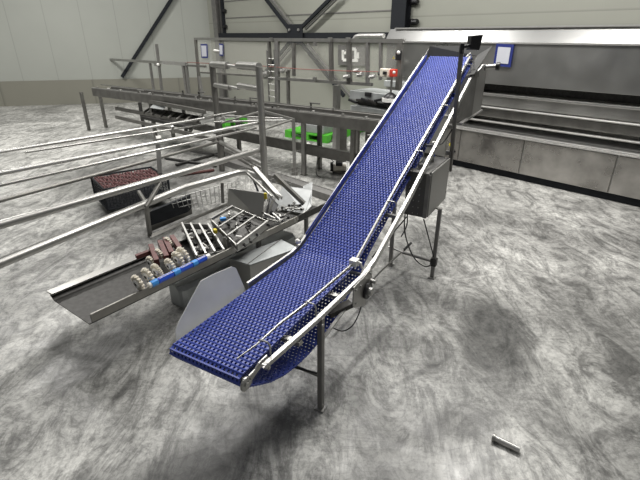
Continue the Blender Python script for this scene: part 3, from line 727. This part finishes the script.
# ================================================================ LONG CONVEYOR FRAMES BEHIND
def beam_thing(name, label, cat): return thing(name, G(2,-2,0), label, cat)
lc = beam_thing('long_conveyor_frame', 'long grey steel conveyor frame running across the hall behind the tubular stand', 'conveyor frame')
B0 = az(140,93.5,.92); B1 = az(380,121,.92); bd = (B1-B0).normalized()
B0 = B0-bd*1.6; B1 = B1+bd*.5
def chan(p, q, ht, wd, name, m):
    MB().bar(p-zz(ht/2), q-zz(ht/2), wd, ht).build(name, m, lc, bevel=.004)
chan(B0, B1, .15, .05, 'upper_beam', DULL)
bn = V((-bd.y, bd.x, 0)); bn = bn if bn.y > 0 else -bn
chan(B0+bn*.42, B1+bn*.42, .15, .05, 'upper_beam', DULL)
MB().bar(B0+zz(.006), B1+zz(.006), .035, .012).build('edge_strip', STEEL, lc)
MB().bar(B0+bn*.21-zz(.05), B1+bn*.21-zz(.05), .36, .02).build('belt_bed', DARKPLATE, lc)
C0 = az(200,124,.42); C1 = az(362,155,.42); cd_ = (C1-C0).normalized(); C0 = C0-cd_*1.2; C1 = C1+cd_*.6
chan(C0, C1, .12, .05, 'lower_beam', DULL); MB().bar(C0+zz(.005), C1+zz(.005), .03, .01).build('edge_strip', STEEL, lc)
for px, pyb in ((304,175),(245,152),(196,136),(152,120),(345,188)):
    q = az(px, pyb, 0); f = (q-B0).dot(bd); q = V((B0.x,B0.y,0))+bd*f+bn*.02
    MB().box(q-bd*.03, bd*.06, bn*.05, zz(.80)).build('leg', STEEL if px == 304 else DULL, lc)
    MB().box(q-bd*.045-bn*.01, bd*.09, bn*.07, zz(.012)).build('foot', DULL, lc)
    q2 = q+bn*.40; MB().box(q2-bd*.03, bd*.06, bn*.05, zz(.80)).build('leg', DULL, lc)
MB().bar(az(186,137,.1), az(202,115,.75), .05, .03).build('diagonal_brace', DULL, lc)
for x0,y0,x1,y1,z in [(140,98,205,112,.80),(140,112,200,124,.55),(140,121,215,140,.40),(255,140,345,160,.28)]:
    MB().bar(az(x0,y0,z)-bd*.8, az(x1,y1,z), .04, .06).build('side_bar', DULL, lc)
random.seed(8)
for k in range(17):       # fasteners and rollers along the frame
    f = (k+random.uniform(-.3,.3))/17+.03; q = B0.lerp(B1, f); 
    MB().tube([q+zz(.02)+bn*.0, q+zz(.02)+bn*.05], .014, 8).build('roller_end', random.choice([BRIGHT, STEEL, DARKPLATE, DULL]), lc)
# low channel on the floor
fb = MB(); q0 = az(225,158,.09); q1 = az(350,199,.09); fb.bar(q0-zz(.045), q1-zz(.045), .16, .09)
t = thing('floor_channel', (q0.x,q0.y,0), 'low dark steel channel lying on the floor right of the portal', 'floor channel'); fb.build('channel', GREY, t)
MB().bar(q0+zz(.002)-(q1-q0).normalized().cross(Z)*.07, q1+zz(.002)-(q1-q0).normalized().cross(Z)*.07, .02, .006).build('edge_strip', STEEL, t)
for k in range(13):      # small carriers and clamps standing on the upper beam
    f = .22+k*.058+random.uniform(-.012,.012); q = B0.lerp(B1, f)+bn*random.choice([.0,.40])
    h_ = random.uniform(.03,.075); MB().bar(q, q+zz(h_), .03, .025).build('rail_clamp', random.choice([STEEL, DULL, BRIGHT, DARKPLATE]), lc)
    if k % 3 == 0: MB().bar(q+zz(h_)-bd*.02, q+zz(h_)+bd*.16, .018, .018).build('guide_bar', STEEL, lc)
MB().bar(B0+bn*.2+zz(.05), B1+bn*.2+zz(.05), .012, .012).build('guide_bar', STEEL, lc)
# ---------- crossing pipes on the floor at mid left
for k, (x0,y0,x1,y1,m_) in enumerate([(165,158,216,166,DARKPLATE),(176,165,224,152,DARKPLATE),(178,175,214,170,RUST),(190,150,232,158,GREY)]):
    fx('floor_pipe', MB().tube([az(x0,y0,.025), az(x1,y1,.025)], .022, 8), m_, ['dark pipe on the floor, farthest left under the handrails','dark pipe crossing another on the floor behind the thick tube','red brown pipe on the floor, nearest the thick tube','grey pipe on the floor closest to the portal post'][k], 'pipe', 'pipes lying on the floor behind the stand')

# left-back low machine: angled pale cover, dark rollers
t = thing('chain_conveyor_unit', az(165,135,0), 'dark low conveyor unit with a tilted pale cover at the far left', 'machine')
MB().prism([az(150,108,.70), az(160,99.5,.85), az(172,101,.85), az(163,110,.70)], zz(.01)).build('tilted_cover', PALEMACH, t)
MB().prism([az(140,116,.5), az(155,108,.62), az(200,116,.62), az(190,127,.5)], zz(-.05)).build('deck', DARKPLATE, t)
for k in range(6):
    f = k/6; MB().tube([az(143+50*f,113+10*f,.57), az(150+50*f,108.5+9*f,.63)], .022, 8).build('roller', DULL, t)
MB().box(az(142,128,0), V((.06,0,0)), V((0,.06,0)), zz(.55)).build('leg', DARKPLATE, t)
MB().box(az(185,137,0), V((.06,0,0)), V((0,.06,0)), zz(.55)).build('leg', DARKPLATE, t)
# handrail post and fence at the upper left
uf = thing('guard_railing', av(170,120,-1.3), 'upright grey posts with a bright top rail at the left, before the wall', 'railing')
def P_(x,y,v=-1.3): return av(x,y,v)
MB().bar(P_(95,58.5), P_(187,64), .05, .06).build('top_rail', STEEL, uf)
MB().bar(P_(163,62.3), P_(186,64), .06, .075).build('rail_sleeve', BRIGHT, uf)
for x0,y0,x1,y1,w_ in [(150,63,154,92,.06),(156.5,44,162.5,96,.07),(183,64,188,99,.08),(186.5,66,190,99,.05),(199,76,203,100,.06)]:
    MB().bar(P_(x0,y0), P_(x1,y1), w_, .05, HV).build('post', GREY, uf)
MB().cbox(P_(157.5,63.5), HU*.10, HV*.05, zz(.06)).build('rail_clamp', STEEL, uf)
MB().sphere(P_(158,64.5,-1.37), .035).build('clamp_knob', WHITE, uf)
MB().bar(P_(187,65.5), P_(206,66.5), .03, .04).build('lower_rail', DULL, uf)

# ================================================================ GUARD FRAME with clear panels
gf = thing('machine_guard', G(3,-1,0), 'tall guard frame of thin grey profiles with clear panels before the wall', 'machine guard')
GV = -1.0
def gpv(x, y, v=GV): return av(x, y, v)
MB().bar(gpv(195,38.8), gpv(404,41), .05, .05).build('top_bar', STEEL, gf)
MB().bar(gpv(262,77.5), gpv(372,84.5), .05, .045).build('middle_bar', STEEL, gf)
MB().bar(gpv(201,72.5), gpv(257,76), .04, .03).build('middle_bar', DULL, gf)
for x0,y0,x1,y1,w_,m_ in [(195.5,38,201,101,.07,DULL),(269,40,271,80,.05,DULL),(277,40,277.5,104,.10,GREY),(294,43,294,76,.05,DULL),(331,40,331.5,82,.06,DULL),(349,40,349.5,84,.08,DULL),(368,41,367.5,84,.04,GREY),(381,41,380.5,80,.03,GREY),(401,41,398.5,89,.08,DULL),(288,70,288.5,105,.05,DULL)]:
    MB().bar(gpv(x0,y0), gpv(x1,y1), w_, .05, HV).build('post', m_, gf)
for x0,x1 in ((197,268),(278,330),(350,367),(369,400)):
    MB().prism([gpv(x0,41), gpv(x1,41.5), gpv(x1,76 if x1<300 else 80), gpv(x0,72 if x0<260 else 78)], HV*.006).build('clear_panel', CLEAR, gf)
for x,y in ((271,39.5),(330,39.5),(348,39.5),(315,44),(315,79)): MB().cbox(gpv(x,y,GV-.05), HU*.03, HV*.02, zz(.03)).build('corner_bolt', STEEL, gf)
MB().bar(gpv(262,78.5), gpv(262,70), .04, .03, HV).build('clip_bar', DULL, gf)
MB().bar(gpv(277,72), gpv(290,70.5), .03, .03).build('clip_bar', DULL, gf)
# white curved pipe on top
fx('curved_pipe', MB().tube([gpv(354,39.5,-.6), gpv(356,37,-.6), gpv(359,36,-.6), gpv(384,36,-.6)], .035, 10), BRIGHT, 'pale curved pipe above the right half of the guard frame', 'pipe', smooth=True)
# red pull cord
t = thing('pull_cord_switch', gpv(388,76,GV-.15), 'red emergency pull cord switch with pale front on the guard frame', 'switch')
MB().tube([gpv(170,61.5,GV-.1), gpv(262,66,GV-.1), gpv(300,69,GV-.1), gpv(345,71,GV-.1), gpv(383,72,GV-.1)], .007, 6).build('pull_cord', mat('red cord', (.22,.06,.045), .5), t)['label'] = 'thin red pull cord strung along the guard frame'
MB().cbox(gpv(385.5,72.8,GV-.15), HU*.075, HV*.04, zz(.055)).build('switch_body', CREAM, t, bevel=.01)
MB().cbox(gpv(385,73,GV-.2), HU*.025, HV*.02, zz(.02)).build('button', BLACK, t)
MB().cbox(gpv(393.5,73,GV-.15), HU*.035, HV*.05, zz(.05)).build('switch_housing', RED, t, bevel=.012)
MB().tube([gpv(379,73.5,GV-.15), gpv(382,73.5,GV-.15)], .03, 8).build('cord_grip', BLACK, t)
MB().sphere(gpv(394,72.5,GV-.22), .02).build('lamp', WHITE, t)
# light steel fittings
random.seed(3)
for k, (x,y,s_) in enumerate([(356,71,.04),(360,75,.05),(346,77,.04),(265,74,.05),(372,77,.04),(390,78,.05),(283,71,.04)]):
    fx('pipe_fitting', MB().tube([gpv(x-2,y,GV-.05), gpv(x+3,y-1,GV-.05)], s_*.7, 8).tube([gpv(x,y+2,GV-.05), gpv(x,y-3,GV-.05)], s_*.5, 8), BRIGHT,
       ['small bright fitting on the guard, left under the wall diagram','small bright fitting on the guard, right under the wall diagram','bright fitting low on the guard beside the double post','bright fitting beside the ladder mast','bright fitting left of the red switch','bright fitting hanging below the red switch','bright fitting between mast and slim post'][k], 'fitting', 'pipe fittings on the guard frame', smooth=True)
# notices
def notice(x0,y0,x1,y1,x2,y2,x3,y3,v,label):
    t = thing('notice_sheet', av(x3,y3,v), label, 'notice')
    P = [av(x0,y0,v),av(x1,y1,v),av(x2,y2,v),av(x3,y3,v)]
    MB().prism(P, HV*.01).build('frame', NAVY, t)
    c = sum(P, V((0,0,0)))/4
    MB().prism([c+(p-c)*.78-HV*.004 for p in P], HV*.003).build('paper', PAPER, t); return t
notice(200.5,44,207,44,207.5,58,201.5,58,GV-.03,'blue bordered notice on the left end of the guard frame')
notice(219,43.5,223,44,223,56,219.5,55.5,GV-.03,'tilted blue edged notice right of the first one, beside a white knob')
fx('white_knob', MB().tube([gpv(214.5,50.5), gpv(220,51)], [.025,.015], 10), WHITE, 'white lever knob between the two notices', 'knob', smooth=True)
# electrical diagram panel on the wall
t = thing('wall_panel', av(354,66,WV-.05), 'grey wall panel with white bracket symbols seen through the guard', 'panel')
PV = WV-.06
MB().prism([av(338,45,PV),av(365.5,46.5,PV),av(365,66,PV),av(338,65,PV)], HV*.03).build('board', GREY, t)
def stroke(x0,y0,x1,y1): MB().bar(av(x0,y0,PV-.01), av(x1,y1,PV-.01), .06, .02, HV).build('white_mark', WHITE, t)
for s_ in [(343,50,343,60),(343,60,348,60),(347,49,351,49),(347,49,347,53),(351.5,49,355.5,49),(355.5,49,355.5,59),(352,60.5,358,60.5),(357,54,359,54),(343,53,346,53),(356,57,359,57)]: stroke(*s_)

# ================================================================ PALE MACHINE in the middle
pm = thing('packing_unit', G(.8,-.9,0), 'pale grey machine unit with loose black parts on top, behind the blue conveyor', 'machine')
def bx(name, x0, x1, v0, v1, z0, z1, m, par, bev=.008):
    return MB().box(G(x0,v0,z0), HU*(x1-x0), HV*(v1-v0), zz(z1-z0)).build(name, m, par, bevel=bev)
bx('upper_cover', .15,1.26,-1.0,-.5,.985,1.12, PALEMACH, pm)
bx('side_cover', .15,1.22,-1.02,-.5,.74,.90, PALEMACH, pm)
bx('inner_block', .2,1.18,-.9,-.5,.90,.985, DARKPLATE, pm)
for u_ in (.2, 1.15): bx('leg', u_, u_+.06, -.9, -.84, 0, .75, DULL, pm)
MB().tube([G(.75,-1.02,.80), G(.75,-1.035,.80)], .04, 14).build('round_badge', DULL, pm)
bx('black_clip', .80,.92,-1.03,-1.0,1.06,1.12, BLACK, pm)
bx('yellow_mark', 1.05,1.10,-1.045,-1.02,.78,.80, YELLOW, pm)
t = thing('domed_lamp', av(390,100,-1.1), 'black domed lamp head on the pale machine left of the belt', 'lamp head')
b = MB(); c = av(390.5,98,-1.1); b.tube([c+zz(.0), c+zz(.03), c+zz(.06), c+zz(.075)], [.10,.09,.05,.02], 14); b.build('dome', BLACK, t, smooth=True)
MB().tube([c+zz(.07), c+zz(.30)], .016, 8).build('stem', STEEL, t)
MB().tube([c-zz(.05), c], .12, 14).build('collar', WHITE, t)
MB().tube([c-zz(.08), c-zz(.05)], .10, 14).build('base', BLACK, t)
random.seed(12)
for k in range(6):
    x = 353+k*6.5; p = av(x, 101+random.uniform(-1.5,2), -1.05); d_ = HU*random.uniform(.06,.10)+zz(random.uniform(-.03,.04))
    fx('black_guide_piece', MB().bar(p-d_, p+d_, .04, .035), [BLACK,DARKPLATE][k%2], 'loose black guide piece in the row along the slot of the pale machine', 'machine part', 'loose black guide pieces on the pale machine', bevel=.004)
# pillar under the machine
fx('steel_pillar', MB().box(av(336,145,-.9)*1.0-zz(av(336,145,-.9).z), HU*.09, HV*.09, zz(1.15)), STEEL, 'square grey steel pillar left of the pale machine', 'pillar')
fx('steel_pillar', MB().box(az(342.5,152,0)-V((.1,0,0)), V((.17,0,0)), V((0,.12,0)), zz(.68)), DULL, 'wide short grey pillar between the green pallets', 'pillar')

# ================================================================ GREEN PALLETS AND CRATE
def pallet(o, X, Y, label):
    t = thing('plastic_pallet', o, label, 'pallet', 'green plastic pallets before the back wall')
    lx = X.length; x = X.normalized(); y = Y.normalized(); ly = Y.length
    d_ = MB()
    n = 7
    for k in range(n): d_.box(o+y*(ly*k/n)+zz(.115), X, y*(ly/n*.8), zz(.03))
    d_.build('deck', GREEN, t)
    for i in range(3):
        for j in range(3): MB().box(o+x*(lx-.15)*i/2+y*(ly-.15)*j/2+zz(.02), x*.15, y*.15, zz(.096)).build('block', GREEN, t)
    for j in range(3): MB().box(o+y*(ly-.1)*j/2, X, y*.1, zz(.022)).build('runner', GREEN, t)
    return t
pa = az(327,143.5,0); pb = az(285,137,0)
X = (pb-pa); Y = V((-X.y, X.x, 0)); Y = Y if Y.x > 0 else -Y
pallet(pa, X, Y.normalized()*.8, 'green plastic pallet carrying the grey crates')
pe = az(226,128,0); pallet(pe, X*.18, Y.normalized()*.7, 'green pallet farthest left, seen through the portal')
pd = az(352,136,0); pallet(pd, X*.45, Y.normalized()*.6, 'green pallet right behind the wide grey pillar')
o = pa+X*.12+Y.normalized()*.05+zz(.147)
fx('grey_crate', MB().box(o, X*.5, Y.normalized()*.55, zz(.16)), GREYBOX, 'pale grey crate standing on the middle green pallet', 'crate', bevel=.01)
fx('grey_crate', MB().box(o+X.normalized()*.0-X*.02+Y.normalized()*.57, X*.5, Y.normalized()*.2, zz(.24)), mat('darker grey paint', (.24,.245,.25), .5), 'darker grey crate at the back of the middle pallet', 'crate', bevel=.01)
for x,y,lab in ((335,147,'left small blue bottle on the floor beside the pallet'),(341.5,143,'right small blue bottle on the floor beside the pallet')):
    q = az(x,y,0); t = thing('blue_bottle', q, lab, 'bottle', 'blue bottles by the pallet')
    MB().tube([q, q+zz(.14), q+zz(.17)], [.04,.04,.015], 12).build('bottle_body', BLUEPALE, t, smooth=True); MB().tube([q+zz(.17), q+zz(.20)], .018, 8).build('cap', WHITE, t)
for k,(x,y) in enumerate([(308,145),(345,148),(350,145),(354,148)]):
    fx('crumpled_wrap', MB().sphere(az(x,y,.03), .05, 6, 4), WHITE, ['white scrap on the floor before the green pallet','white scrap on the floor right of the blue bottles','white scrap farthest back by the right pallet','white scrap rightmost, near the blue belt edge'][k], 'scrap', 'white scraps on the floor by the pallets')
# gear motor standing on floor
t = thing('gear_motor', az(340,172,0), 'small dirty gear motor with a loop of cable on the floor left of the belt', 'motor')
c = az(339,168,.08); MB().tube([c-V((.09,0,0)), c+V((.10,.02,.0))], .055, 14).build('motor_body', CREAM, t, smooth=True)
MB().tube([c+V((-.13,0,.02)), c+V((-.09,0,.02))], .07, 14).build('fan_cover', DARKPLATE, t, smooth=True)
MB().cbox(c+V((0,0,.07)), V((.05,0,0)), V((0,.04,0)), zz(.03)).build('terminal_box', BLACK, t, bevel=.006)
MB().cbox(c+V((.02,0,-.065)), V((.12,0,0)), V((0,.05,0)), zz(.012)).build('base_plate', DULL, t)
cable([c+V((-.08,0,.09)), c+V((-.20,0,.20)), c+V((-.32,0,.12)), c+V((-.34,-.1,-.05)), c+V((-.28,-.25,-.07))], .006).build('cable', CABLE, t, smooth=True)

# ================================================================ BIG STAINLESS MACHINE (right)
bm_ = thing('tunnel_machine', G(-1,0,0), 'large stainless steel tunnel machine with long hood behind the conveyor', 'machine')
UR = -3.6
LEFTU = 1.45
# hood: sloping band on top
b = MB()
def sect(u): return [G(u,0,1.80), G(u,.12,1.985), G(u,.9,1.985), G(u,.9,1.80)]
b.add(sect(LEFTU-.0)+sect(UR), [(0,1,2,3),(7,6,5,4),(0,4,5,1),(1,5,6,2),(2,6,7,3),(3,7,4,0)]); b.build('hood_top', mat('hood top sheet', (.30,.30,.295), .3, .85, (.26,.26,.255), 0, 2), bm_)
MB().bar(G(LEFTU-.12,.10,1.995), G(UR,.10,1.995), .03, .02).build('hood_edge', BRIGHT, bm_)
MB().bar(G(LEFTU+.02,-.01,1.80), G(UR,-.01,1.80), .02, .02).build('hood_edge', BRIGHT, bm_)
bx('hood_front', UR, LEFTU-.05, .0, .9, 1.27, 1.79, GREY if False else mat('grey steel hood front', (.36,.36,.35), .33, .85, (.30,.30,.29), .03, 2, rnoise=.08), bm_)
# open working slot with stepped deck
bx('slot_back', UR, LEFTU-.1, .55, .9, .62, 1.27, DULL, bm_)
bx('slot_bar', UR, .30, .10, .16, 1.10, 1.14, BRIGHT, bm_, .01)
bx('slot_panel', UR, .25, .14, .18, .96, 1.10, SHEET, bm_)
bx('slot_bar', UR, .35, .06, .12, .93, .955, BRIGHT, bm_, .01)
bx('slot_panel', UR, .30, .12, .16, .80, .92, DULL, bm_)
bx('slot_bar', UR, .2, .02, .08, .74, .765, BRIGHT, bm_, .01)
bx('dark_slot', UR, .2, .25, .27, 1.15, 1.27, DARKPLATE, bm_)
bx('deck', UR, .15, 0, .6, .60, .63, BRIGHT, bm_)
# base cabinets with doors
bx('base_cabinet', UR, .08, .02, .85, .10, .60, SHEET, bm_)
bx('plinth', UR, .06, .06, .8, .0, .10, BLACKP, bm_)
seam = [(.06,-.16),(-.18,-1.15),(-1.17,-2.3),(-2.32,-3.55)]
stain = mat('stained steel door', (.56,.54,.51), .30, .85, (.20,.19,.18), .03, 2.4, rnoise=.15)
for a, c in seam: bx('cabinet_door', c, a, .0, .02, .11, .575, stain, bm_, .003)
MB().tube([G(-.02,-.01,.33), G(-.02,.0,.33)], .03, 10).build('yellow_label', YELLOW, bm_)
MB().bar(G(-.1,-.01,.25), G(-.1,-.01,.22), .02, .02).build('door_lock', BLACK, bm_)
bx('upper_rim', UR, .12, -.02, .05, .585, .60, BRIGHT, bm_, .003)
# left body of the machine behind the blue belt
bx('left_body', .10, 1.40, .05, .85, .10, 1.27, SHEET, bm_)
# knobs, tubes on the machine front left
bx('control_strip', .75, 1.38, -.05, .05, 1.10, 1.20, PALEMACH, bm_)
MB().tube([G(1.25,-.1,1.03), G(1.0,-.1,1.03)], .04, 10).build('roller', DARKPLATE, bm_)
MB().tube([G(1.05,-.05,1.5), G(1.05,-.09,1.5)], .03, 10).build('knob', WHITE, bm_)
# blue bordered sign at right of hood
sp_ = thing('notice_sheet', av(500,72,-.03), 'blue framed white notice on the right of the tall hood', 'notice')
P = [av(496.5,43.5,-.03), av(514,44.5,-.03), av(513,67.5,-.03), av(495.5,61,-.03)]
P[3] = P[0]-zz((P[1]-av(513,67.5,-.03)).z)*1.0; P[2] = P[1]-zz((P[0]-P[3]).z)
MB().prism(P, HV*.02).build('frame', NAVY, sp_); c = sum(P, V((0,0,0)))/4
MB().prism([c+(p-c)*.72-HV*.006 for p in P], HV*.004).build('paper', PAPER, sp_)
# warning labels at the left of the hood
fx('warning_label', MB().prism([av(392,59,-.9), av(395,59,-.9), av(393.5,56,-.9)], HV*.004), YELLOW, 'tiny yellow warning triangle on the guard left of the belt top', 'label')
t = thing('latch', av(399,54,-1.05), 'small black and white latch on the right post of the guard frame', 'latch')
MB().cbox(av(398.5,55.5,-1.06), HU*.03, HV*.03, zz(.06)).build('latch_body', BLACK, t, bevel=.004); MB().sphere(av(398.5,52.5,-1.08), .025).build('latch_knob', WHITE, t)

# ================================================================ PIPE END AT LOWER RIGHT
t = thing('pipe_end', az(500,444,0), 'shiny steel pipe end lying on the floor at the lower right', 'pipe')
q0 = az(493,437,.02); q1 = az(520,450,.02); MB().tube([q0,q1], .016, 14).build('pipe', BRIGHT, t, smooth=True)
MB().tube([q0-(q1-q0).normalized()*.002, q0+(q1-q0).normalized()*.012], .02, 14).build('collar', STEEL, t, smooth=True)

# ================================================================ LIGHT
w = bpy.data.worlds.new('hall'); bpy.context.scene.world = w; w.use_nodes = True; nt = w.node_tree
bg = nt.nodes['Background']; tc = nt.nodes.new('ShaderNodeTexCoord'); sx = nt.nodes.new('ShaderNodeSeparateXYZ'); nt.links.new(tc.outputs['Generated'], sx.inputs[0])
rp = nt.nodes.new('ShaderNodeValToRGB'); e = rp.color_ramp.elements
e[0].position = .30; e[0].color = (.10,.10,.095,1); e[1].position = 1.0; e[1].color = (.62,.63,.62,1)
m_ = e.new(.50); m_.color = (.22,.225,.215,1); m_ = e.new(.72); m_.color = (.34,.34,.335,1)
mr = nt.nodes.new('ShaderNodeMapRange'); mr.inputs['From Min'].default_value = -1; nt.links.new(sx.outputs['Z'], mr.inputs['Value'])
nt.links.new(mr.outputs['Result'], rp.inputs['Fac']); nt.links.new(rp.outputs['Color'], bg.inputs['Color']); bg.inputs['Strength'].default_value = .46
def area(loc, target, sx_, sy_, power, c=(1,.98,.94)):
    l = bpy.data.lights.new('hall_lamp', 'AREA'); l.shape = 'RECTANGLE'; l.size = sx_; l.size_y = sy_; l.energy = power; l.color = c
    o = bpy.data.objects.new('hall_lamp', l); o.location = loc; o.rotation_euler = (V(target)-V(loc)).to_track_quat('-Z', 'Y').to_euler(); col.objects.link(o)
area((1.6,4.9,4.6),(1.45,4.2,0),2.2,.5,235)
area((-1.5,7.5,5.6),(-1.5,7.2,0),2.4,.5,240)
area((-6.5,9.0,5.6),(-6.5,9.5,0),2.4,.5,360)
area((.6,9.8,6.0),(.6,9.4,0),2.4,.5,130)
area((-.6,3.4,5.4),(-.3,3.8,0),2.4,.5,55)

cam = bpy.data.cameras.new('camera'); co = bpy.data.objects.new('camera', cam); col.objects.link(co); bpy.context.scene.camera = co
cam.sensor_fit = 'HORIZONTAL'; cam.sensor_width = 36; cam.lens = F/640*36; cam.clip_start = .05; cam.clip_end = 200
co.location = CAM; co.rotation_euler = (math.pi/2-PITCH, 0, 0)
vs_ = bpy.context.scene.view_settings; vs_.view_transform = 'Standard'; vs_.look = 'None'; vs_.gamma = 1; vs_.use_curve_mapping = False; vs_.exposure = 0.0
